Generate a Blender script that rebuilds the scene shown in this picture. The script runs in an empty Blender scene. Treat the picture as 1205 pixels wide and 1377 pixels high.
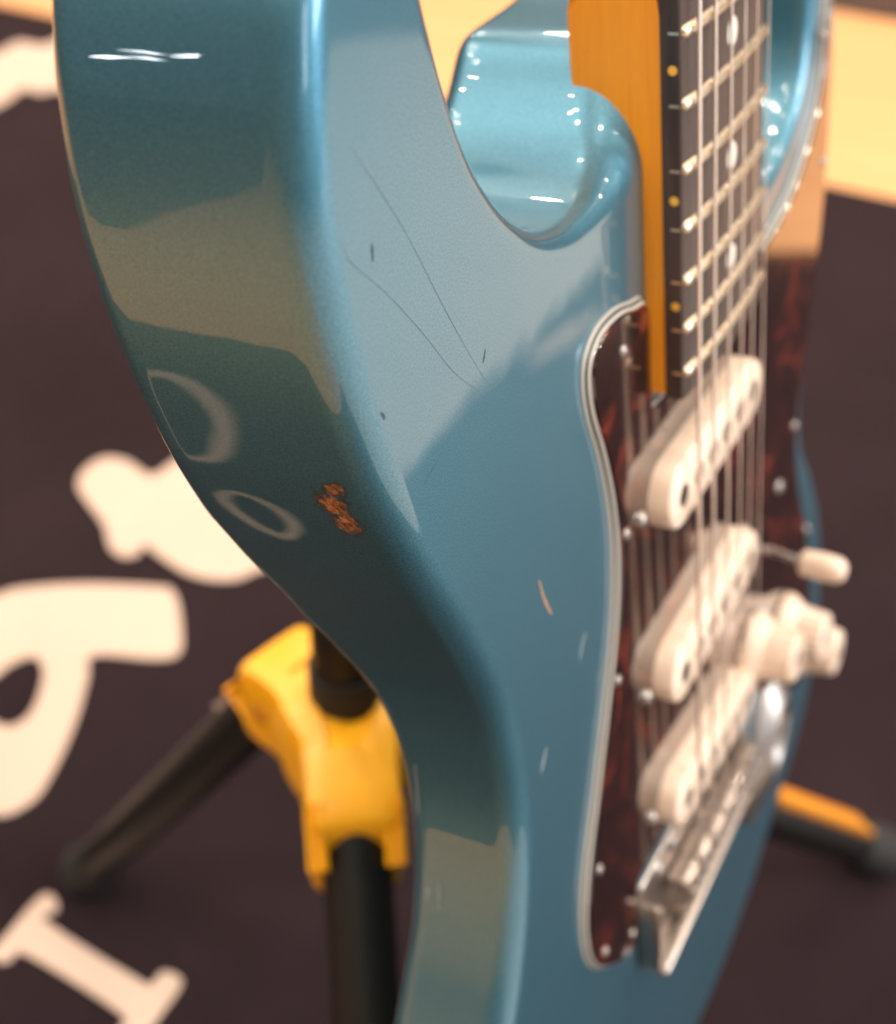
import bpy, bmesh, math, random
from mathutils import Vector, Matrix
random.seed(7)
MM = 0.001
scene = bpy.context.scene
col = scene.collection

# ------------------------------------------------------------------ camera
cam_d = bpy.data.cameras.new('camera'); cam = bpy.data.objects.new('camera', cam_d); col.objects.link(cam)
right = Vector((0.46898, -0.88309, 0.01437)); down = Vector((-0.53890, -0.29901, -0.78752)); fwd = Vector((0.69974, 0.36159, -0.61613))
m = Matrix.Identity(4)
for i in range(3):
    m[i][0] = right[i]; m[i][1] = -down[i]; m[i][2] = -fwd[i]
m[0][3], m[1][3], m[2][3] = -0.28805, -0.05859, 0.67841
cam.matrix_world = m
cam_d.sensor_fit = 'VERTICAL'; cam_d.sensor_height = 24; cam_d.sensor_width = 24; cam_d.lens = 32.479
cam_d.clip_start = 0.01; cam_d.clip_end = 100
cam_d.dof.use_dof = True; cam_d.dof.focus_distance = 0.232; cam_d.dof.aperture_fstop = 7.6
scene.camera = cam

# ------------------------------------------------------------------ light
world = bpy.data.worlds.new('World'); scene.world = world; world.use_nodes = True
bg = world.node_tree.nodes['Background']; bg.inputs[0].default_value = (0.30, 0.26, 0.22, 1); bg.inputs[1].default_value = 0.5
scene.view_settings.view_transform = 'Standard'; scene.view_settings.look = 'None'
scene.view_settings.exposure = 0.0; scene.view_settings.gamma = 1

def lamp(name, loc, size, power, color, target=None, shape='DISK', size_y=None):
    d = bpy.data.lights.new(name, 'AREA'); d.shape = shape; d.size = size; d.energy = power; d.color = color
    if size_y: d.size_y = size_y
    o = bpy.data.objects.new(name, d); col.objects.link(o); o.location = loc
    tgt = Vector(target) if target else Vector((loc[0], loc[1], 0))
    o.rotation_euler = (tgt - Vector(loc)).to_track_quat('-Z', 'Y').to_euler()
    return o
WARM = (1.0, 0.85, 0.71)
# small halogen ceiling spots of the hall
for k in range(30):
    i, j = k % 6, k // 6
    x = -1.5+i*1.0+(0.5 if j % 2 else 0)+random.uniform(-0.15, 0.15); y = -1.7+j*1.25+random.uniform(-0.2, 0.2)
    lamp('ceiling_spot', (x, y, 2.7), 0.055, 9.0, WARM)
lamp('ceiling_fill', (0.9, 0.6, 2.85), 5.0, 80, WARM, None, 'RECTANGLE', 5.0)  # added soft overhead fill, stands in for a bright ceiling
for k in range(22):      # a cluster of small halogen spots on a rail behind the stand
    lamp('ceiling_spot', (-1.5+random.random()*4.2, 0.8+random.random()*2.1, 2.66), 0.035, 1.6, WARM)
for k in range(16):      # more distant, weaker spots on the left
    lamp('ceiling_spot', (-1.7-random.random()*2.6, -1.2+random.random()*5.0, 2.7), 0.04, 2.2, WARM)
# daylight window far off to the left, seen only as a small glint in the side of the body
for dx, dz, w, h in ((0, 0, 0.09, 0.035), (0.02, 0.06, 0.10, 0.03), (-0.11, 0.08, 0.02, 0.05), (0.10, -0.03, 0.035, 0.025)):
    lamp('far_window', (-3.4+dx*0.7, 3.0+dx*0.7, 1.0+dz), w, 0.28, (0.85, 0.92, 1.0), (0, 0, 0.5), 'RECTANGLE', h)
# more spots down the hall in front of the guitar, and a cool window at the front left
for (x, y) in [(-0.4,-3.2),(0.8,-3.4),(2.0,-3.3),(3.2,-3.4)]:
    lamp('ceiling_spot', (x, y, 2.7), 0.09, 24, WARM, (0, -0.4, 0.4))
lamp('cool_face_fill', (1.3, -4.4, 1.7), 2.2, 150, (0.86, 0.94, 1.0), (0.3, -0.6, 0.2), 'RECTANGLE', 1.5)  # added cool fill light to lift the blue of the guitar's face
lamp('front_window', (-1.3, -3.2, 1.5), 0.6, 12, (0.86, 0.93, 1.0), (0, 0, 0.5), 'RECTANGLE', 0.9)

# ------------------------------------------------------------------ material helpers
def mat(name, color, rough=0.5, metal=0.0, coat=0.0, coat_rough=0.03, **kw):
    mt = bpy.data.materials.new(name); mt.use_nodes = True
    b = mt.node_tree.nodes['Principled BSDF']
    b.inputs['Base Color'].default_value = (*color, 1); b.inputs['Roughness'].default_value = rough
    b.inputs['Metallic'].default_value = metal; b.inputs['Coat Weight'].default_value = coat
    b.inputs['Coat Roughness'].default_value = coat_rough
    for k, v in kw.items(): b.inputs[k.replace('_', ' ')].default_value = v
    return mt
def nodes(mt): return mt.node_tree.nodes, mt.node_tree.links, mt.node_tree.nodes['Principled BSDF']
def noise(mt, scale, detail=4, rough=0.5, vec=None, dist=0.0):
    N, L, b = nodes(mt)
    n = N.new('ShaderNodeTexNoise'); n.inputs['Scale'].default_value = scale; n.inputs['Detail'].default_value = detail
    n.inputs['Roughness'].default_value = rough; n.inputs['Distortion'].default_value = dist
    if vec is None:
        tc = N.new('ShaderNodeTexCoord'); vec = tc.outputs['Object']
    L.new(vec, n.inputs['Vector']); return n
def ramp(mt, fac, stops, interp='LINEAR'):
    N, L, b = nodes(mt)
    r = N.new('ShaderNodeValToRGB'); r.color_ramp.interpolation = interp
    e = r.color_ramp.elements
    while len(e) < len(stops): e.new(0.5)
    for el, (p, c) in zip(e, stops): el.position = p; el.color = (*c, 1) if len(c) == 3 else c
    L.new(fac, r.inputs['Fac']); return r
def bump(mt, height, strength, distance, target='Normal'):
    N, L, b = nodes(mt)
    bn = N.new('ShaderNodeBump'); bn.inputs['Strength'].default_value = strength; bn.inputs['Distance'].default_value = distance
    L.new(height, bn.inputs['Height']); L.new(bn.outputs[0], b.inputs[target]); return bn
def mixc(mt, fac, a, bcol):
    N, L, b = nodes(mt)
    mx = N.new('ShaderNodeMix'); mx.data_type = 'RGBA'
    if hasattr(fac, 'links'): L.new(fac, mx.inputs[0])
    else: mx.inputs[0].default_value = fac
    for s, v in ((6, a), (7, bcol)):
        if hasattr(v, 'links'): L.new(v, mx.inputs[s])
        else: mx.inputs[s].default_value = (*v, 1)
    return mx.outputs[2]
def math_n(mt, op, a, b_=None, clamp=False):
    N, L, b = nodes(mt)
    n = N.new('ShaderNodeMath'); n.operation = op; n.use_clamp = clamp
    for i, v in enumerate((a, b_)):
        if v is None: continue
        if hasattr(v, 'links'): L.new(v, n.inputs[i])
        else: n.inputs[i].default_value = v
    return n.outputs[0]

# metallic blue lacquer with a clear coat, chips down to the wood
BY = 101.0     # the guitar's empty sits at the bottom of the body, 101 mm below the bridge line
def paint_material():
    mt = mat('blue_metallic_lacquer', (0.05, 0.22, 0.40), 0.38, 0.68, 1.0, 0.035, Coat_IOR=1.48)
    N, L, b = nodes(mt)
    fl = noise(mt, 2600, 2, 0.6)
    c = ramp(mt, fl.outputs['Fac'], [(0.26, (0.030, 0.140, 0.210)), (0.74, (0.094, 0.244, 0.335))])
    tc = N.new('ShaderNodeTexCoord')
    wob = noise(mt, 420, 7, 0.8)
    chips = None
    for (x, y, z, r) in [(-136.8,212.8,-11.0,3.4),(-135.2,208.6,-10.0,3.0),(-138.0,217.2,-8.8,2.2),(-132.6,200.2,-10.4,0.55),(-133.4,203.9,-17.0,0.4)]:
        d = N.new('ShaderNodeVectorMath'); d.operation = 'DISTANCE'
        L.new(tc.outputs['Object'], d.inputs[0]); d.inputs[1].default_value = (x*MM, (y+BY)*MM, z*MM)
        v = math_n(mt, 'SUBTRACT', 1.0, math_n(mt, 'DIVIDE', d.outputs['Value'], r*MM))
        chips = v if chips is None else math_n(mt, 'MAXIMUM', chips, v)
    msk = math_n(mt, 'ADD', chips, math_n(mt, 'MULTIPLY', math_n(mt, 'SUBTRACT', wob.outputs['Fac'], 0.47), 3.2))
    inside = math_n(mt, 'GREATER_THAN', chips, -0.6)
    msk = math_n(mt, 'MULTIPLY', msk, inside)
    bare = ramp(mt, msk, [(0.10, (0, 0, 0)), (0.60, (1, 1, 1))])
    halo = ramp(mt, msk, [(0.0, (0, 0, 0)), (0.10, (1, 1, 1))])
    wood_n = noise(mt, 900, 4, 0.7)
    wood = ramp(mt, wood_n.outputs['Fac'], [(0.36, (0.035, 0.022, 0.018)), (0.47, (0.20, 0.085, 0.03)), (0.56, (0.46, 0.17, 0.035)), (0.70, (0.48, 0.32, 0.20))])
    c1 = mixc(mt, halo.outputs['Color'], c.outputs['Color'], (0.022, 0.075, 0.11))
    c2 = mixc(mt, bare.outputs['Color'], c1, wood.outputs['Color'])
    L.new(c2, b.inputs['Base Color'])
    for nm, v0 in (('Metallic', 0.68), ('Coat Weight', 1.0)):
        L.new(math_n(mt, 'MULTIPLY', math_n(mt, 'SUBTRACT', 1.0, bare.outputs['Color']), v0), b.inputs[nm])
    rr = noise(mt, 45, 3)
    L.new(math_n(mt, 'ADD', math_n(mt, 'MULTIPLY', rr.outputs['Fac'], 0.02), 0.004), b.inputs['Coat Roughness'])
    bump(mt, math_n(mt, 'ADD', math_n(mt, 'MULTIPLY', bare.outputs['Color'], -1.0), math_n(mt, 'MULTIPLY', fl.outputs['Fac'], 0.06)), 0.5, 0.0002)
    orange = noise(mt, 38, 2)
    bump(mt, orange.outputs['Fac'], 0.10, 0.0008, 'Coat Normal')
    return mt
M = {}
M['paint'] = paint_material()
M['scratch'] = mat('scratch_dark', (0.020, 0.050, 0.068), 0.6)
M['scratch_pale'] = mat('scratch_pale', (0.24, 0.30, 0.32), 0.6)
M['scratch_wood'] = mat('scratch_wood', (0.30, 0.17, 0.11), 0.6)
M['chrome'] = mat('chrome', (0.86, 0.80, 0.74), 0.14, 1.0)
n_ = noise(M['chrome'], 900, 3); N, L, b = nodes(M['chrome']); L.new(math_n(M['chrome'], 'ADD', math_n(M['chrome'], 'MULTIPLY', n_.outputs['Fac'], 0.2), 0.17), b.inputs['Roughness'])
M['dullchrome'] = mat('aged_chrome', (0.52, 0.46, 0.42), 0.30, 1.0)
M['nickel'] = mat('dull_nickel', (0.34, 0.30, 0.28), 0.38, 1.0)
M['steel'] = mat('string_steel', (0.84, 0.75, 0.69), 0.42, 1.0)
M['fretwire'] = mat('fretwire', (0.74, 0.62, 0.46), 0.36, 1.0)
M['pole'] = mat('pole_piece', (0.012, 0.010, 0.009), 0.8, 0.0)
M['cream'] = mat('aged_white_plastic', (0.86, 0.70, 0.53), 0.38, 0.0, 0.3, 0.15)
n_ = noise(M['cream'], 140, 4); N, L, b = nodes(M['cream']); L.new(ramp(M['cream'], n_.outputs['Fac'], [(0.3, (0.80, 0.61, 0.48)), (0.7, (0.88, 0.71, 0.58))]).outputs['Color'], b.inputs['Base Color'])
def wood_material(name, dark, lightc, rough, coat, sy, bumpk):
    mt = mat(name, lightc, rough, 0, coat, 0.12); N, L, b = nodes(mt)
    tc = N.new('ShaderNodeTexCoord'); mp = N.new('ShaderNodeMapping'); mp.inputs['Scale'].default_value = (1, sy, 1)
    L.new(tc.outputs['Object'], mp.inputs['Vector'])
    n = noise(mt, 420, 6, 0.65, mp.outputs['Vector'], 0.4)
    L.new(ramp(mt, n.outputs['Fac'], [(0.3, dark), (0.66, lightc)]).outputs['Color'], b.inputs['Base Color'])
    bump(mt, n.outputs['Fac'], bumpk, 0.0003); return mt
M['maple'] = wood_material('amber_maple', (0.78, 0.26, 0.006), (0.90, 0.34, 0.010), 0.42, 0.15, 0.05, 0.08)
M['rosewood'] = wood_material('rosewood', (0.022, 0.013, 0.012), (0.065, 0.042, 0.038), 0.42, 0.0, 0.08, 0.25)
M['pearl'] = mat('pearl_dot', (0.72, 0.70, 0.66), 0.25)
M['sidedot'] = mat('side_dot', (0.85, 0.48, 0.06), 0.4)
def tortoise():
    mt = mat('tortoiseshell', (0.06, 0.012, 0.008), 0.12, 0, 1.0, 0.03); N, L, b = nodes(mt)
    n = noise(mt, 62, 5, 0.62, None, 1.3)
    L.new(ramp(mt, n.outputs['Fac'], [(0.42, (0.009, 0.0035, 0.0035)), (0.54, (0.024, 0.0055, 0.0045)), (0.63, (0.105, 0.015, 0.008)), (0.73, (0.26, 0.055, 0.018))]).outputs['Color'], b.inputs['Base Color'])
    return mt
M['tort'] = tortoise()
M['plywhite'] = mat('guard_ply_white', (0.44, 0.42, 0.39), 0.35)
M['plyblack'] = mat('guard_ply_black', (0.03, 0.035, 0.028), 0.4)
M['yellow'] = mat('yellow_plastic', (0.95, 0.44, 0.004), 0.42, 0, 0.25, 0.2)
n_ = noise(M['yellow'], 700, 2); bump(M['yellow'], n_.outputs['Fac'], 0.08, 0.0004)
M['orange'] = mat('orange_band', (0.62, 0.24, 0.02), 0.5)
M['blackmetal'] = mat('black_powder_coat', (0.006, 0.0055, 0.005), 0.45)
n_ = noise(M['blackmetal'], 1500, 2); bump(M['blackmetal'], n_.outputs['Fac'], 0.2, 0.0003)
M['rubber'] = mat('black_rubber', (0.016, 0.014, 0.014), 0.75)
M['sticker'] = mat('pale_sticker', (0.62, 0.48, 0.42), 0.5)
def carpet_material(name, c0, c1, sc, sheen):
    mt = mat(name, c0, 0.95, 0, 0); N, L, b = nodes(mt)
    n = noise(mt, sc, 6, 0.7); w = noise(mt, 5, 4, 0.6)
    f = math_n(mt, 'ADD', math_n(mt, 'MULTIPLY', n.outputs['Fac'], 0.6), math_n(mt, 'MULTIPLY', w.outputs['Fac'], 0.4))
    L.new(ramp(mt, f, [(0.3, c0), (0.7, c1)]).outputs['Color'], b.inputs['Base Color'])
    b.inputs['Sheen Weight'].default_value = sheen; b.inputs['Sheen Roughness'].default_value = 0.5; b.inputs['Sheen Tint'].default_value = (0.85, 0.42, 0.40, 1)
    b.inputs['Specular IOR Level'].default_value = 0.1
    bump(mt, n.outputs['Fac'], 0.7, 0.003); return mt
M['carpet'] = carpet_material('dark_carpet', (0.0088, 0.0054, 0.0072), (0.029, 0.0175, 0.0215), 700, 0.04)
M['letter'] = carpet_material('cream_print', (0.64, 0.47, 0.37), (0.75, 0.57, 0.47), 700, 0.0)
M['farcarpet'] = carpet_material('far_carpet', (0.05, 0.03, 0.022), (0.08, 0.05, 0.038), 200, 0.1)
def floor_material():
    mt = mat('pale_wood_floor', (0.85, 0.58, 0.26), 0.5, 0, 0.15, 0.2); N, L, b = nodes(mt)
    tc = N.new('ShaderNodeTexCoord'); mp = N.new('ShaderNodeMapping'); mp.inputs['Scale'].default_value = (1, 0.06, 1)
    L.new(tc.outputs['Object'], mp.inputs['Vector'])
    n = noise(mt, 30, 6, 0.6, mp.outputs['Vector'], 0.3)
    L.new(ramp(mt, n.outputs['Fac'], [(0.3, (0.70, 0.34, 0.14)), (0.7, (0.80, 0.42, 0.19))]).outputs['Color'], b.inputs['Base Color'])
    return mt
M['floor'] = floor_material()

M['aisle'] = carpet_material('grey_aisle_floor', (0.60, 0.55, 0.51), (0.70, 0.65, 0.61), 60, 0.0)
# ------------------------------------------------------------------ mesh helpers
def link(name, me, material, parent=None, smooth=False):
    if smooth:
        for p in me.polygons: p.use_smooth = True
    o = bpy.data.objects.new(name, me); col.objects.link(o)
    if material is not None and not me.materials: me.materials.append(material)
    if parent is not None: o.parent = parent
    return o
def from_bm(name, bm, material, parent=None, smooth=True, angle=35):
    bmesh.ops.recalc_face_normals(bm, faces=bm.faces[:])
    me = bpy.data.meshes.new(name); 
    if smooth:
        for f in bm.faces: f.smooth = True
        for e in bm.edges:
            if len(e.link_faces) == 2 and e.calc_face_angle(0) > math.radians(angle): e.smooth = False
    bm.to_mesh(me); bm.free()
    return link(name, me, material, parent)
def tag(o, label=None, cat=None, group=None, kind=None):
    if label: o['label'] = label
    if cat: o['category'] = cat
    if group: o['group'] = group
    if kind: o['kind'] = kind
    return o
def empty(name, loc):
    o = bpy.data.objects.new(name, None); col.objects.link(o); o.location = loc; o.empty_display_size = 0.05; return o
def loft(bm, rings, cap0=True, cap1=True, closed=True):
    vs = [[bm.verts.new(p) for p in r] for r in rings]; n = len(vs[0])
    for a, b in zip(vs[:-1], vs[1:]):
        for i in range(n if closed else n-1):
            j = (i+1) % n
            try: bm.faces.new((a[i], a[j], b[j], b[i]))
            except ValueError: pass
    if cap0: bm.faces.new(vs[0])
    if cap1: bm.faces.new(list(reversed(vs[-1])))
    return vs
def frame(d):
    d = d.normalized(); a = Vector((0, 0, 1)) if abs(d.z) < 0.9 else Vector((1, 0, 0))
    u = d.cross(a).normalized(); return u, d.cross(u).normalized()
def tube(bm, pts, radii, seg=16, caps=True):
    pts = [Vector(p) for p in pts]
    if not hasattr(radii, '__len__'): radii = [radii]*len(pts)
    u, v = frame(pts[-1]-pts[0]); rings = []
    for p, r in zip(pts, radii):
        rings.append([p + (u*math.cos(2*math.pi*k/seg) + v*math.sin(2*math.pi*k/seg))*r for k in range(seg)])
    loft(bm, rings, caps, caps)
def lathe(bm, base, axis, prof, seg=32, wob=None):
    base = Vector(base); axis = Vector(axis).normalized(); u, v = frame(axis); rings = []
    for (h, r) in prof:
        ring = []
        for k in range(seg):
            a = 2*math.pi*k/seg; rr = r*(wob(k, h) if wob else 1)
            ring.append(base + axis*h + (u*math.cos(a) + v*math.sin(a))*rr)
        rings.append(ring)
    loft(bm, rings)
def box(bm, c, s, rot=None, bev=0.0):
    r = bmesh.ops.create_cube(bm, size=1.0); vs = r['verts']
    for w in vs:
        p = Vector((w.co.x*s[0], w.co.y*s[1], w.co.z*s[2]))
        if rot is not None: p = rot @ p
        w.co = p + Vector(c)
    if bev > 0:
        es = list({e for w in vs for e in w.link_edges})
        bmesh.ops.bevel(bm, geom=es, offset=bev, segments=3, profile=0.5, affect='EDGES')
def catmull(P, n=12, closed=True):
    out = []; k = len(P)
    for i in range(k if closed else k-1):
        g = lambda j: P[j % k] if closed else P[min(max(j, 0), k-1)]
        p0, p1, p2, p3 = g(i-1), g(i), g(i+1), g(i+2)
        for s in range(n):
            t = s/n
            out.append(tuple(0.5*((2*b)+(-a+c)*t+(2*a-5*b+4*c-d)*t*t+(-a+3*b-3*c+d)*t**3) for a, b, c, d in zip(p0, p1, p2, p3)))
    if not closed: out.append(tuple(P[-1]))
    return out
def resample(P, n):
    L_ = [0.0]; k = len(P)
    for i in range(k): L_.append(L_[-1] + math.dist(P[i][:2], P[(i+1) % k][:2]))
    out = []; j = 0
    for s in range(n):
        t = L_[-1]*s/n
        while L_[j+1] < t: j += 1
        f = (t-L_[j])/max(1e-9, L_[j+1]-L_[j]); a, b = P[j], P[(j+1) % k]
        out.append(tuple(x+(y-x)*f for x, y in zip(a, b)))
    return out
def normals2(P, w=1):
    k = len(P); out = []
    for i in range(k):
        a, b = P[i-w], P[(i+w) % k]; dx, dy = b[0]-a[0], b[1]-a[1]; l = math.hypot(dx, dy) or 1
        out.append((dy/l, -dx/l))          # outward for a counter-clockwise loop
    return out
def area(P): return 0.5*sum(P[i][0]*P[(i+1) % len(P)][1]-P[(i+1) % len(P)][0]*P[i][1] for i in range(len(P)))

# ------------------------------------------------------------------ setting
def sheet(name, x0, x1, y0, y1, z, mt, kind='structure'):
    me = bpy.data.meshes.new(name); me.from_pydata([(x0,y0,z),(x1,y0,z),(x1,y1,z),(x0,y1,z)], [], [(0,1,2,3)])
    return tag(link(name, me, mt), kind=kind)
far = sheet('far_floor', -14, 14, -14, 14, -0.016, M['farcarpet'])
tag(sheet('far_rug', 1.86, 2.3, -0.15, 0.80, -0.004, M['farcarpet']), kind='structure')
me = bpy.data.meshes.new('far_rug'); me.from_pydata([(-1.2,0.99,-0.004),(-0.9,9,-0.004),(-9,9,-0.004),(-9,5.0,-0.004),(-1.6,1.22,-0.004)], [], [(0,1,2,3,4)])
tag(link('far_rug', me, M['farcarpet']), kind='structure')
sheet('aisle_floor', -5, 2.6, -7, -0.60, -0.0045, M['aisle'])
floor = sheet('floor', -9.0, 2.5, -3.2, 3.4, -0.008, M['floor'])
bm = bmesh.new(); box(bm, (0.285, 0.54, -0.0035), (1.90, 2.32, 0.007), None, 0.002)
carpet = tag(from_bm('carpet', bm, M['carpet']), kind='structure')

def letter(outer, holes=(), h=0.0016):
    bm = bmesh.new(); loops = []
    for P in [outer, *holes]:
        Q = catmull([(x*MM, y*MM) for x, y in P], 5)
        vs = [bm.verts.new((x, y, h)) for x, y in Q]
        for i in range(len(vs)): bm.edges.new((vs[i], vs[(i+1) % len(vs)]))
    bmesh.ops.triangle_fill(bm, use_beauty=True, edges=bm.edges[:])
    r = bmesh.ops.extrude_face_region(bm, geom=bm.faces[:])
    for g in r['geom']:
        if isinstance(g, bmesh.types.BMVert): g.co.z = 0.0003
    return from_bm('letter', bm, M['letter'], carpet, smooth=False)
letter([(235,580),(252,566),(276,530),(298,483),(299,472),(288,458),(267,440),(253,430),(243,430),(234,443),(218,479),(200,469),(169,452),(139,439),(115,431),(101,428),(88,431),(79,438),(73,457),(82,490),(112,528),(156,564),(204,586)],
       [[(174,524),(187,522),(197,514),(193,503),(182,493),(164,483),(149,479),(139,483),(137,490),(140,506),(158,523)]])
letter([(365,615),(383,625),(401,625),(410,617),(412,600),(406,580),(409,571),(426,569),(443,566),(466,552),(446,501),(410,445),(374,416),(348,431),(334,438),(324,454),(321,476),(327,505),(332,523),(321,521),(313,529),(318,545),(337,566),(348,586)])
letter([(1082,1348),(1123,1352),(1127,1329),(1130,1312),(1154,1312),(1178,1300),(1094,1217),(1018,1166),(1016,1194),(997,1202),(995,1231),(957,1222),(911,1229),(971,1323),(1046,1354)])
letter([(2,376),(10,375),(44,376),(48,369),(42,361),(33,361),(28,295),(29,284),(38,283),(40,274),(35,269),(10,268),(-5,269),(-11,276),(-1,282),(7,288),(11,356),(4,362),(0,366)])
def oval(cx, cy, a, b_, ang):
    c, s = math.cos(ang), math.sin(ang)
    return [(cx+a*math.cos(t)*c-b_*math.sin(t)*s, cy+a*math.cos(t)*s+b_*math.sin(t)*c) for t in [2*math.pi*k/14 for k in range(14)]]
letter(oval(-424, 440, 106, 40, math.radians(148)), [oval(-418, 442, 90, 29, math.radians(148))])
letter(oval(-216, 319, 48, 22, math.radians(148)), [oval(-216, 319, 41, 15, math.radians(148))])
letter(oval(1000, -575, 70, 16, math.radians(14)))

# ------------------------------------------------------------------ guitar
H, LEAN = 0.330, math.radians(8)
ly = Vector((0, math.sin(LEAN), math.cos(LEAN)))
guitar = empty('electric_guitar', Vector((0, 0, H)) - ly*BY*MM)
guitar.rotation_euler = (math.radians(82), 0, 0)
tag(guitar, 'metallic blue electric guitar with tortoiseshell pickguard and chipped edge on a stand', 'guitar')
def gp(x, y, z): return Vector((x*MM, (y+BY)*MM, z*MM))

# ---- body: x, y, roundover radius
OUT = [(-122,307,5),(-131,303,5),(-137.3,295,5.5),(-141,285,6),(-143.2,275,6),(-144.6,264,6),(-144.6,253,6),(-143.4,240,6),(-140.8,226,6),(-136.6,210,6),(-128.8,190,6),(-119.3,169,6),(-111.3,147,6),(-108.2,127,6),(-108.2,109,6),(-111.5,91,6),(-118,73,6),(-126,57,6),(-135,40,6),(-145,20,6),(-153,0,6),(-158,-20,6),(-157,-42,6),(-148,-62,6),(-130,-80,6),(-105,-91,6),(-75,-98,6),(-40,-101,6),
       (0,-101.5,6),(30,-100.5,6),(60,-93,6),(88,-79.5,6),(118,-66,6),(135,-48,6),(142,-28,6),(144,-5,6),(141.5,20,6),(134,42,6),(123,62,6),(110,81,6),(105.5,98,6),(108,120,6),(115,139,6),(122.5,160,5.5),(125.5,180,5),(126,200,5),(124,222,5),(118,242,5),(109,255,5),(102,256,5),(99,249,5),(98,233,4.5),(94.5,216,4.5),(86,203,4.5),(72,195,4.5),(56,192,4.5),(42,195,5),(33,204,8),(30,220,12),(28.5,238,14),(25,249,14),(15,254.2,14),
       (0,254.0,14),(-10,253.8,14),(-17.5,253.4,14),(-21.2,252.0,14),(-23.8,249.4,14),(-28,244.6,14),(-34.5,238.5,12),(-43,233.4,8),(-53,231,5),(-64,231.6,4.5),(-76,236,4.5),(-87,244.5,4.5),(-96,256,4.5),(-101.5,268,4.5),(-105,280,4.5),(-107.5,291,4.5),(-111,302,4.5),(-116,307,5)]
def zback(x, y):
    # full thickness, thinned by the belly cut on the bass side of the waist
    if x > -60 or y > 215: return -46.0
    tbl = [(215,-46),(200,-46.3),(186,-44.4),(168,-42),(153,-37.6),(141,-33.4),(128,-31.4),(112,-30.2),(94,-29.6),(76,-29.2),(46,-31),(20,-35),(-10,-41),(-40,-46),(-120,-46)]
    for (a, za), (b_, zb) in zip(tbl[:-1], tbl[1:]):
        if b_ <= y <= a: return zb+(za-zb)*(y-b_)/(a-b_)
    return -46.0
P = resample(catmull(OUT, 14), 620)
if area(P) < 0: P.reverse()
NR = normals2(P, 3)
for _ in range(60):          # ease the wide roundover round the tight corners of the neck heel
    Q_ = []
    for i in range(len(P)):
        if P[i][2] > 6.3:
            a, b_, c = NR[i-1], NR[i], NR[(i+1) % len(P)]; x, y = a[0]+b_[0]*2+c[0], a[1]+b_[1]*2+c[1]; l = math.hypot(x, y) or 1
            Q_.append((x/l, y/l))
        else: Q_.append(NR[i])
    NR = Q_
bm = bmesh.new(); rings = []
def ring(inset_f, z_f): rings.append([gp(p[0]-n[0]*inset_f(p), p[1]-n[1]*inset_f(p), z_f(p)) for p, n in zip(P, NR)])
ring(lambda p: p[2]+0.5, lambda p: 0.0)
NA = 9
for k in range(NA+1):
    a = math.pi/2*(1-k/NA)
    ring(lambda p, a=a: p[2]*(1-math.cos(a)), lambda p, a=a: -p[2]*(1-math.sin(a)))
for t in (0.06, 0.35, 0.65, 0.94):
    ring(lambda p: 0.0, lambda p, t=t: -p[2]+(zback(p[0], p[1])+5.5+p[2])*t)
RB = 5.5
for k in range(NA+1):
    a = math.pi/2*(k/NA)
    ring(lambda p, a=a: RB*(1-math.cos(a)), lambda p, a=a: zback(p[0], p[1])+RB-RB*math.sin(a))
# the belly cut ramps back to full thickness
ring(lambda p: RB+0.6, lambda p: zback(p[0], p[1])-0.02)
loft(bm, rings, False, False)
bm.verts.ensure_lookup_table(); n = len(P); last = len(rings)-1
top = [bm.verts[i] for i in range(n)]; bot = [bm.verts[last*n+i] for i in range(n)]
from mathutils.geometry import tessellate_polygon
def cap(vs):
    for t in tessellate_polygon([[v.co for v in vs]]):
        try: bm.faces.new([vs[i] for i in t])
        except ValueError: pass
cap(top)
from mathutils.geometry import delaunay_2d_cdt
bp = [(v.co.x/MM, v.co.y/MM-BY) for v in bot]
grid = [(x, y) for x in range(-150, 145, 11) for y in range(-95, 305, 11)]
def inside(x, y):
    c = False
    for i in range(n):
        (x0, y0), (x1, y1) = bp[i-1], bp[i]
        if (y0 > y) != (y1 > y) and x < (x1-x0)*(y-y0)/(y1-y0)+x0: c = not c
    return c
grid = [g for g in grid if inside(*g) and min((g[0]-a)**2+(g[1]-b_)**2 for a, b_ in bp) > 16]
r = delaunay_2d_cdt([Vector(p) for p in bp]+[Vector(g) for g in grid], [(i, (i+1) % n) for i in range(n)], [], 0, 1e-6)
vmap = []
for j, v in enumerate(r[0]):
    src = r[3][j]
    k = min(src) if src else -1
    if 0 <= k < n: vmap.append(bot[k]); continue
    i = min(range(n), key=lambda i: (v.x-bp[i][0])**2+(v.y-bp[i][1])**2)
    dd = min(1.0, math.dist((v.x, v.y), bp[i])/75); dd = dd*dd*(3-2*dd)
    zb = bot[i].co.z/MM
    vmap.append(bm.verts.new(gp(v.x, v.y, zb+(-46.02-zb)*dd)))
for f in r[2]:
    cx = sum(r[0][i].x for i in f)/len(f); cy = sum(r[0][i].y for i in f)/len(f)
    if inside(cx, cy):
        try: bm.faces.new([vmap[i] for i in f])
        except ValueError: pass
body = from_bm('body', bm, M['paint'], guitar, angle=50)

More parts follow.
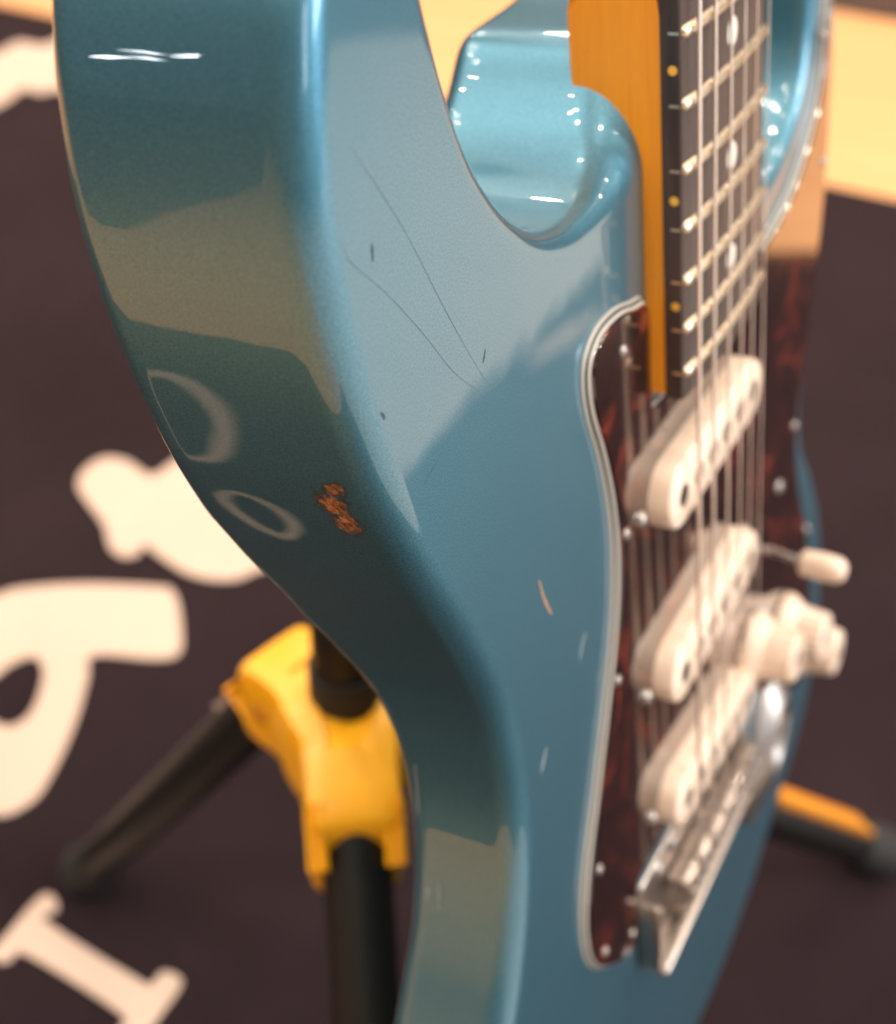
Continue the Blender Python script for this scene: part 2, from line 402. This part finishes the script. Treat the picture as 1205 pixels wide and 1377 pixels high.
# hair scratches and nicks lying in the lacquer
def scratch(pts, w, mtl, z=0.03, plane=None):
    bm = bmesh.new(); Q = catmull([tuple(p) for p in pts], 6, False); prev = None; k = len(Q)
    for i, p in enumerate(Q):
        a, b_ = Q[max(0, i-1)], Q[min(k-1, i+1)]; d = Vector((b_[0]-a[0], b_[1]-a[1])); d = d.normalized() if d.length else Vector((1, 0))
        ww = w*(0.35+0.65*math.sin(math.pi*(i+0.3)/(k-0.4)))*random.uniform(0.6, 1.2)/2; nx, ny = -d.y*ww, d.x*ww
        if plane: c = [bm.verts.new(gp(p[0]-0.12, p[1]-s*ww*0.3, p[2]+s*ww)) for s in (1, -1)]
        else: c = [bm.verts.new(gp(p[0]+s*nx, p[1]+s*ny, z)) for s in (1, -1)]
        if prev: bm.faces.new((prev[0], prev[1], c[1], c[0]))
        prev = c
    return from_bm('scratch', bm, mtl, body, smooth=False)
scratch([(-138.2,261.5),(-137.4,257.4),(-129.2,248.4),(-120.4,237.1),(-112.7,226.2),(-104.8,218.0)], 0.10, M['scratch'])
scratch([(-133.0,272.7),(-127.2,264.0),(-121.0,253.8),(-114.5,240.8),(-108.1,228.8),(-101.9,218.2)], 0.09, M['scratch'])
scratch([(-131.0,257.3),(-131.3,256.0),(-131.5,254.6)], 0.7, M['scratch'])
scratch([(-101.2,224.5),(-101.8,223.5),(-102.5,222.5)], 0.6, M['scratch'])
scratch([(-126.5,212.2),(-124.5,213.0),(-122.0,213.6)], 0.15, M['scratch'])
scratch([(-135.6,231.3),(-134.9,230.2),(-134.9,229.6)], 0.8, M['scratch'])
scratch([(-89.2,165.4),(-87.7,159.4),(-85.0,153.2)], 1.1, M['scratch_wood'])
scratch([(-69.2,136.1),(-71.4,134.5),(-73.2,131.0)], 0.8, M['scratch_pale'])
scratch([(-92.8,121.7),(-94.3,119.7),(-96.3,117.0)], 0.9, M['scratch_pale'])
for pts in ([(-107.9,121.5,-24.8),(-108.0,113,-25.4),(-108.3,105,-26.0)], [(-110.0,96,-24.0),(-112.2,88,-23.6),(-114.0,83.5,-23.4)], [(-112.0,90,-20.5),(-114.5,82,-20.2)]):
    scratch(pts, 0.5, M['scratch_pale'], plane=True)

# ---- neck and fretboard
S = 647.7
def fy(k): return S*2**(-k/12)
def fw(y): return 42+14*(S-y)/472
NY0 = 176.0
bm = bmesh.new(); rs = []
for y in (NY0, 200, 230, 256, 260, 264, 268, 272, 278, 284, 290, 300, 310, 400, 500, 640):
    w = fw(y)/2; t = 0 if y <= 262 else min(1, (y-258)/46)**2*(3-2*min(1, (y-258)/46)); ring_ = []
    zb = -16.5+t*4.0
    for k in range(25):
        a = math.pi*k/24; e = 1-0.62*t           # superellipse: square heel to C profile
        cx = math.copysign(abs(math.cos(a))**max(0.06, 1-e if e < 1 else 0.06), math.cos(a)) if t > 0 else None
        if t == 0:
            # squared heel with small corner radius
            q = (k/24)*2-1
            if k == 0: p = (w, 4.4)
            elif k == 24: p = (-w, 4.4)
            else:
                q = ((k-1)/22)*2-1
                x = -w*q; p = (max(-w, min(w, x)), zb)
                if abs(q) > 0.93: p = (math.copysign(w-1.2*(1-(1-abs(q))/0.07) *0, -q)*1.0, zb+1.5*(abs(q)-0.93)/0.07)
        else:
            pw = 0.05+0.95*t
            p = (w*math.copysign(abs(math.cos(a))**pw, math.cos(a)), 4.4-(4.4-zb)*abs(math.sin(a))**pw)
        ring_.append(gp(p[0], y, p[1]))
    rs.append(ring_)
loft(bm, rs)
neck = from_bm('neck', bm, M['maple'], guitar, angle=40)
FT, FE = 10.2, 8.8
RAD = 241.0
def fbz(x): return FT-(RAD-math.sqrt(RAD*RAD-x*x))
bm = bmesh.new(); rs = []
for y in (NY0-0.8, 300, 450, 648):
    w = fw(y)/2+0.15; rg = [gp(-w, y, 4.4), gp(-w, y, fbz(w)-0.35), gp(-w+0.35, y, fbz(w-0.35))]
    for k in range(1, 12): x = -w+0.35+(2*w-0.7)*k/12; rg.append(gp(x, y, fbz(x)))
    rg += [gp(w-0.35, y, fbz(w-0.35)), gp(w, y, fbz(w)-0.35), gp(w, y, 4.4)]
    rs.append(rg)
loft(bm, rs)
board = from_bm('fretboard', bm, M['rosewood'], guitar, angle=30)
for k in range(1, 23):
    y = fy(k); w = fw(y)/2-0.2; bm = bmesh.new(); rs = []
    seg = 14; xs = [-w, -w+0.25, -w+0.8]+[-w+0.8+(2*w-1.6)*j/seg for j in range(1, seg)]+[w-0.8, w-0.25, w]
    for j, x in enumerate(xs):
        e = min(abs(x+w), abs(x-w)); f = math.sqrt(max(0.05, 1-(1-min(1, e/0.9))**2))
        hw, hh = 1.35*f, 1.15*f; z0 = fbz(x)-0.05
        rs.append([gp(x, y+hw*math.cos(math.pi*q/8), z0+hh*math.sin(math.pi*q/8)) for q in range(9)])
    loft(bm, rs)
    for s in (-1, 1): box(bm, gp(s*(fw(y)/2+0.16), y, FE-1.55), (0.06*MM, 0.55*MM, 2.2*MM))
    from_bm('fret', bm, M['fretwire'], board, angle=60)
def midfret(k): return (fy(k)+fy(k-1))/2
for k in (5, 7, 9, 12, 15, 17, 19, 21):
    bm = bmesh.new(); x = 0; y = midfret(k)
    for xx in ([-9, 9] if k == 12 else [0]): lathe(bm, gp(xx, y, FT-1), (0, 0, 1), [(0, 3.1*MM), (1.06*MM-(0.0001 if xx else 0), 3.1*MM)], 24)
    from_bm('inlay_dot', bm, M['pearl'], board)
    bm = bmesh.new(); lathe(bm, gp(-fw(y)/2+0.1, y, 7.0), (-1, 0, 0), [(0, 1.0*MM), (0.32*MM, 1.0*MM)], 16)
    from_bm('side_dot', bm, M['sidedot'], board)

# ---- pickguard of four plies
GUARD = [(-29.6,199.2),(-38,203.5),(-47,206),(-56,206),(-62,202.5),(-63.8,196.5),(-62.4,188),(-58.4,177),(-55,164),(-53.6,151),(-54.6,137),(-58.4,122),(-63.8,108),(-73,86),(-80.5,69),(-84.2,54),(-84,41),(-80.5,31),(-74,22.5),(-66,15.5),(-58,11.5),(-52.5,13),(-51,20),(-51,31),(-48,33.5),(-30,33.8),(0,33.8),(36,33.8),(43,32),(46,26),(54,14),(68,3),(82,-8),(95,-20),(106,-25),(113,-20),(117,-6),(118,12),(114,32),(106,52),(97,72),(92,90),(92.5,106),(97,122),(104,140),(110.5,160),(113,180),(113.5,200),(112.5,220),(109.5,228),(106.8,222),(104.5,208),(96,194.5),(82,184.8),(68,180.2),(58,178.6),(46,177.8),(32,178),(29.5,182),(29.3,178),(27,174),(0,173.5),(-27,174),(-29.3,178)]
G2 = resample(catmull(GUARD, 8), 520)
if area(G2) < 0: G2.reverse()
GN = normals2(G2, 2)
def plate(name, levels, mtl, parent, Pn=G2, Nn=GN, cap_top=True):
    bm = bmesh.new(); rs = [[gp(p[0]-q[0]*i, p[1]-q[1]*i, z) for p, q in zip(Pn, Nn)] for i, z in levels]
    vs = loft(bm, rs, False, False)
    if cap_top:
        for t in tessellate_polygon([[v.co for v in vs[-1]]]):
            try: bm.faces.new([vs[-1][i] for i in t])
            except ValueError: pass
    return from_bm(name, bm, mtl, parent, angle=25)
guard = plate('pickguard', [(1.5, 1.65), (1.72, 1.95), (1.95, 2.2)], M['tort'], guitar)
plate('white_ply', [(0.0, 0.02), (0.0, 0.25), (0.45, 0.7)], M['plywhite'], guard)
plate('black_ply', [(0.42, 0.69), (0.95, 1.2)], M['plyblack'], guard, cap_top=False)
plate('white_ply', [(0.93, 1.18), (1.5, 1.72)], M['plywhite'], guard, cap_top=False)
def screw(x, y, z, r, parent, name='screw', h=0.9):
    bm = bmesh.new(); lathe(bm, gp(x, y, z), (0, 0, 1), [(-0.5*MM, r*MM), (0, r*MM), (h*0.6*MM, r*0.8*MM), (h*MM, r*0.35*MM)], 20)
    for a in (0.4, 0.4+math.pi/2):
        box(bm, gp(x, y, z+h*1.0), (r*1.0*MM, 0.32*MM, 0.1*MM), Matrix.Rotation(a, 3, 'Z'))
    return from_bm(name, bm, M['nickel'], parent)
for x, y in [(-46,196),(-48.8,150),(-58,113),(-75,64),(-75,32),(-57,18.5),(104,218),(108,180),(88,100),(108,46),(108,-14)]: screw(x, y, 2.0, 1.7, guard)

# ---- pickups
def pickup(cx, cy, slant, top=8.6):
    rot = Matrix.Rotation(slant, 3, 'Z'); c = Vector((cx, cy, 0))
    def lp(x, y, z): q = rot @ Vector((x, y, 0)); return gp(c.x+q.x, c.y+q.y, z)
    def track(hx, hy, ins):
        out = []; r = hy-ins
        for s, a0 in ((1, -90), (-1, 90)):
            for k in range(13):
                a = math.radians(a0+180*k/12); out.append((s*(hx-hy)+r*math.cos(a), r*math.sin(a)))
        return out
    bm = bmesh.new()
    loft(bm, [[lp(x, y, z) for x, y in track(34.5, 8.8, i)] for i, z in ((-0.2, 1.9), (0, 3), (0, top-1.3), (0.35, top-0.5), (1.2, top))])
    o = from_bm('pickup', bm, M['cream'], guitar, angle=50)
    for k, st in enumerate((0.15, 0.3, 0.55, 0.5, 0.1, 0.3)):
        bm = bmesh.new(); p = lp(-26+10.4*k, 0, top-0.3)
        lathe(bm, p, (0, 0, 1), [(0, 3.0*MM), (0.3*MM+st*MM*0.3, 3.0*MM), (0.45*MM+st*MM*0.3, 2.6*MM)], 24)
        from_bm('pole_piece', bm, M['pole'], o)
    for s in (-1, 1):
        p = rot @ Vector((s*38.8, 0, 0)); screw(c.x+p.x, c.y+p.y, 2.2, 2.4, o, 'mounting_screw', 1.6)
    return o
pickup(-1.6, 148.6, 0, 8.2)
pickup(-2.4, 93.6, 0, 8.2)
pickup(-2.0, 43.0, math.radians(-8), 8.2)

# ---- strings
SAD_Y = 13.0
for k, g in enumerate((0.54, 0.43, 0.33, 0.24, 0.20, 0.17)):
    xb, xn = -26.8+10.4*k, -17.5+7.0*k
    zb, zn = 10.6+(0.8 if k in (2, 3) else 0.3 if k in (1, 4) else 0), 11.2
    bm = bmesh.new(); pts = [gp(xb, SAD_Y-9, 4.5), gp(xb, SAD_Y, zb), gp(xb+(xn-xb)*0.5, (SAD_Y+S)/2, (zb+zn)/2+0.5), gp(xn, S, zn)]
    tube(bm, pts[1:], g*MM, 10); tube(bm, pts[:2], g*MM, 10)
    from_bm('string', bm, M['steel'], guitar, angle=60)

# ---- bridge
bm = bmesh.new(); box(bm, gp(-10.5, 12.0, 1.1), (78*MM, 34*MM, 2.0*MM), None, 0.7*MM)
bridge = from_bm('bridge', bm, M['dullchrome'], guitar, angle=30)
bm = bmesh.new(); box(bm, gp(-10.5, -5.2, 5.0), (78*MM, 2.2*MM, 8.2*MM), None, 0.9*MM); from_bm('rear_flange', bm, M['dullchrome'], bridge, angle=30)
for s in (-1, 1):
    bm = bmesh.new(); box(bm, gp(-10.5+s*38.0, 8, 4.0), (1.8*MM, 27*MM, 6.0*MM), None, 0.7*MM); from_bm('side_wall', bm, M['dullchrome'], bridge, angle=30)
for k in range(6):
    x = -26.8+10.4*k; zs = 9.6+(0.8 if k in (2, 3) else 0.3 if k in (1, 4) else 0)
    bm = bmesh.new()
    # bent steel saddle: curl at the front, tongue towards the flange
    prof = [(SAD_Y+1.6, 3.2), (SAD_Y+2.4, 6.2), (SAD_Y+1.2, zs-0.4), (SAD_Y-0.4, zs), (SAD_Y-2.4, zs-0.5), (SAD_Y-6, zs-2.6), (SAD_Y-13, zs-3.4)]
    prof2 = [(y, z-1.6) for y, z in reversed(prof)]; prof2[-1] = (SAD_Y+0.2, 3.2); prof2[-2] = (SAD_Y+0.8, 5.6)
    rs = [[gp(x+dx, y, z) for y, z in prof+prof2] for dx in (-4.9, -4.6, 4.6, 4.9)]
    loft(bm, rs)
    sd = from_bm('saddle', bm, M['dullchrome'], bridge, angle=40)
    for dx in (-2.6, 2.6):
        bm = bmesh.new(); lathe(bm, gp(x+dx, SAD_Y-3.2, zs-3.2), (0, 0, 1), [(0, 1.3*MM), (4.0*MM, 1.3*MM), (4.3*MM, 0.9*MM)], 14); from_bm('height_screw', bm, M['dullchrome'], sd)
    bm = bmesh.new(); tube(bm, [gp(x, -3.6, 6.0), gp(x, SAD_Y-3, 6.0)], 1.2*MM, 12); lathe(bm, gp(x, -6.3, 6.0), (0, -1, 0), [(0, 2.3*MM), (1.2*MM, 2.0*MM), (1.6*MM, 0.8*MM)], 16)
    from_bm('intonation_screw', bm, M['dullchrome'], sd)
    screw(-38+11*k, 25.0, 2.1, 3.2, bridge, 'pivot_screw', 1.8)

# ---- knobs, switch, jack
def knob(x, y):
    flute = lambda k, h: 1.0
    bm = bmesh.new()
    lathe(bm, gp(x, y, 2.3), (0, 0, 1), [(0.3*MM, 12.4*MM), (1.2*MM, 12.6*MM), (3.2*MM, 11.9*MM), (5.6*MM, 10.0*MM), (6.6*MM, 9.3*MM)], 48)
    o = from_bm('knob', bm, M['cream'], guitar, angle=50)
    bm = bmesh.new()
    lathe(bm, gp(x, y, 8.8), (0, 0, 1), [(0, 9.2*MM), (0.5*MM, 9.2*MM), (8.4*MM, 8.3*MM), (9.2*MM, 7.6*MM), (9.3*MM, 3*MM), (9.1*MM, 1*MM)], 72, lambda k, h: 1.0 if k % 4 < 2 else 0.955)
    from_bm('grip', bm, M['cream'], o, angle=30)
    bm = bmesh.new(); lathe(bm, gp(x, y, 18.0), (0, 0, 1), [(0, 2.6*MM), (0.35*MM, 2.6*MM), (0.35*MM, 2.2*MM)], 24); from_bm('shaft_end', bm, M['chrome'], o)
knob(44, 43); knob(79, 24); knob(98, 2)
sw = empty('selector_switch', gp(66, 66, 2.2)); sw.parent = guitar
bm = bmesh.new(); tube(bm, [gp(66, 66, 1) - gp(66, 66, 2.2), gp(63, 66, 14) - gp(66, 66, 2.2)], [1.3*MM, 1.1*MM], 12); from_bm('lever', bm, M['chrome'], sw)
bm = bmesh.new(); ax = (gp(62.2, 66, 27) - gp(63.2, 66, 12)).normalized()
lathe(bm, gp(63.2, 66, 12.5) - gp(66, 66, 2.2), ax, [(0, 3.1*MM), (1*MM, 4.1*MM), (8*MM, 4.5*MM), (12.5*MM, 4.1*MM), (14.2*MM, 2.8*MM), (14.7*MM, 1.0*MM)], 24); from_bm('switch_tip', bm, M['cream'], sw)
for dy in (-20, 20): screw(66+dy*0.35, 66+dy, 2.2, 2.6, guard)
# jack plate: a long chrome boat with a recessed cup
bm = bmesh.new(); rs = []; ca, sa = math.cos(math.radians(28)), math.sin(math.radians(28))
def jp(u, v, z): return gp(66+u*sa+v*ca, -21+u*ca-v*sa, z)
for sc, z in ((1.0, 0.05), (1.0, 0.9), (0.95, 1.7), (0.85, 3.4), (0.68, 6.0), (0.60, 7.0), (0.54, 6.6), (0.46, 2.2)):
    rs.append([jp((30*sc-8*(1-sc))*math.copysign(abs(math.cos(t))**0.85, math.cos(t))+(10*(1-sc)), 14.5*sc*math.sin(t), z) for t in [2*math.pi*k/48 for k in range(48)]])
loft(bm, rs)
jack = from_bm('jack_plate', bm, M['nickel'], guitar, angle=60)
bm = bmesh.new(); lathe(bm, jp(4, 0, 2.4), (0, 0, 1), [(0, 5.6*MM), (1.8*MM, 5.6*MM), (1.8*MM, 3.4*MM), (0.2*MM, 3.2*MM)], 24); from_bm('jack_socket', bm, M['chrome'], jack)
for u in (25, -25):
    p = jp(u, 0, 0)/MM; screw(p.x, p.y-BY, 1.9, 2.6, jack, 'screw')

# ------------------------------------------------------------------ stand
HUB = Vector((0.012, 0.137, 0.300))
stand = empty('guitar_stand', (HUB.x, HUB.y, 0)); tag(stand, 'black tripod guitar stand with yellow leg hub behind the guitar', 'stand')
def sl(p): return Vector(p)-Vector((HUB.x, HUB.y, 0))
bm = bmesh.new(); tube(bm, [sl(HUB+Vector((0, 0, -0.05))), sl(HUB+Vector((-0.004, 0.0, 0.36)))], 0.0112, 28)
mast = from_bm('mast', bm, M['blackmetal'], stand)
bm = bmesh.new(); tube(bm, [sl(HUB+Vector((0,0,0.012))), sl(HUB+Vector((0,0,0.03)))], 0.0135, 28); from_bm('collar', bm, M['rubber'], stand)
FEET = [Vector((0.068, 0.357, 0.012)), Vector((0.303, -0.045, 0.012)), Vector((-0.215, -0.02, 0.012))]
dirs = [Vector((F.x-HUB.x, F.y-HUB.y, 0)).normalized() for F in FEET]
ARM = [0.043, 0.050, 0.050]
def hub_radius(a):
    r = 0.0225
    for d, ln in zip(dirs, ARM):
        da = (a-math.atan2(d.y, d.x)+math.pi) % (2*math.pi)-math.pi
        if abs(da) < math.radians(85):
            w = 0.0165; c, q = math.cos(da), abs(math.sin(da))
            arm = min(ln/max(c, 1e-3), w/max(q, 1e-3))
            r = (r**5+arm**5)**0.2
    return r
NH = 180; base_ = [hub_radius(2*math.pi*k/NH) for k in range(NH)]
for _ in range(2): base_ = [(base_[k-1]+2*base_[k]+base_[(k+1) % NH])/4 for k in range(NH)]
bm = bmesh.new(); rs = []
for f_, zt in ((0.55, -0.022), (0.93, -0.022), (0.985, -0.019), (1.0, -0.014), (1.0, 0.008), (0.985, 0.0125), (0.94, 0.0155), (0.75, 0.0165), (0.52, 0.0165), (0.5, 0.0150)):
    rg = []
    for k in range(NH):
        a_ = 2*math.pi*k/NH; r_ = base_[k]*f_
        near0 = math.cos(a_-math.atan2(dirs[0].y, dirs[0].x)) > 0.6
        droop = (0.12 if near0 else 0.5)*max(0.0, r_-0.022)
        rg.append(sl(HUB+Vector((r_*math.cos(a_), r_*math.sin(a_), zt-droop))))
    rs.append(rg)
loft(bm, rs)
hub = from_bm('hub', bm, M['yellow'], stand, angle=40)
for i, F in enumerate(FEET):
    d = Vector((F.x-HUB.x, F.y-HUB.y, 0)); far_ = d.length; d.normalize(); side = Vector((-d.y, d.x, 0))
    p0 = HUB + d*0.012 + Vector((0,0,0.004)); p1 = HUB + d*(0.030 if i == 0 else 0.036) + Vector((0, 0, 0.001 if i == 0 else -0.006))
    ax = (F-p1).normalized(); up = side.cross(ax).normalized()
    if up.z < 0: up = -up
    for s in (-1, 1):
        bm = bmesh.new(); R3 = Matrix((side, ax, up)).transposed()
        box(bm, sl(p1 + side*s*0.0135 + ax*0.007), (0.0040, 0.020, 0.024), R3, 0.0016); from_bm('fork_cheek', bm, M['yellow'], hub, angle=40)
        bm = bmesh.new(); lathe(bm, sl(p1 + side*s*0.0152 + ax*0.004 - up*0.003), side*s, [(0,0.0055),(0.0016,0.0055),(0.0024,0.004)], 20); from_bm('pivot_bolt', bm, M['orange'], hub)
    bm = bmesh.new(); tube(bm, [sl(p1 - ax*0.004), sl(F)], 0.0125, 24); leg = from_bm('leg', bm, M['blackmetal'], stand)
    bm = bmesh.new(); lathe(bm, sl(F - ax*0.030), ax, [(0,0.0125),(0.004,0.0140),(0.026,0.0150),(0.036,0.0165),(0.040,0.013)], 24); from_bm('rubber_foot', bm, M['rubber'], leg)
    if i == 1:
        bm = bmesh.new(); box(bm, sl(F - ax*0.092 + up*0.0118), (0.0135, 0.112, 0.0035), Matrix((side, ax, up)).transposed(), 0.0012); from_bm('highlight_strip', bm, M['orange'], leg)  # highlight along the top of the tube, built as a coloured strip
    if i == 0:
        bm = bmesh.new(); box(bm, sl(p1 + ax*0.042 + up*0.0120 - side*0.003), (0.016, 0.034, 0.0034), Matrix((side, ax, up)).transposed(), 0.0005); from_bm('sticker', bm, M['sticker'], leg)
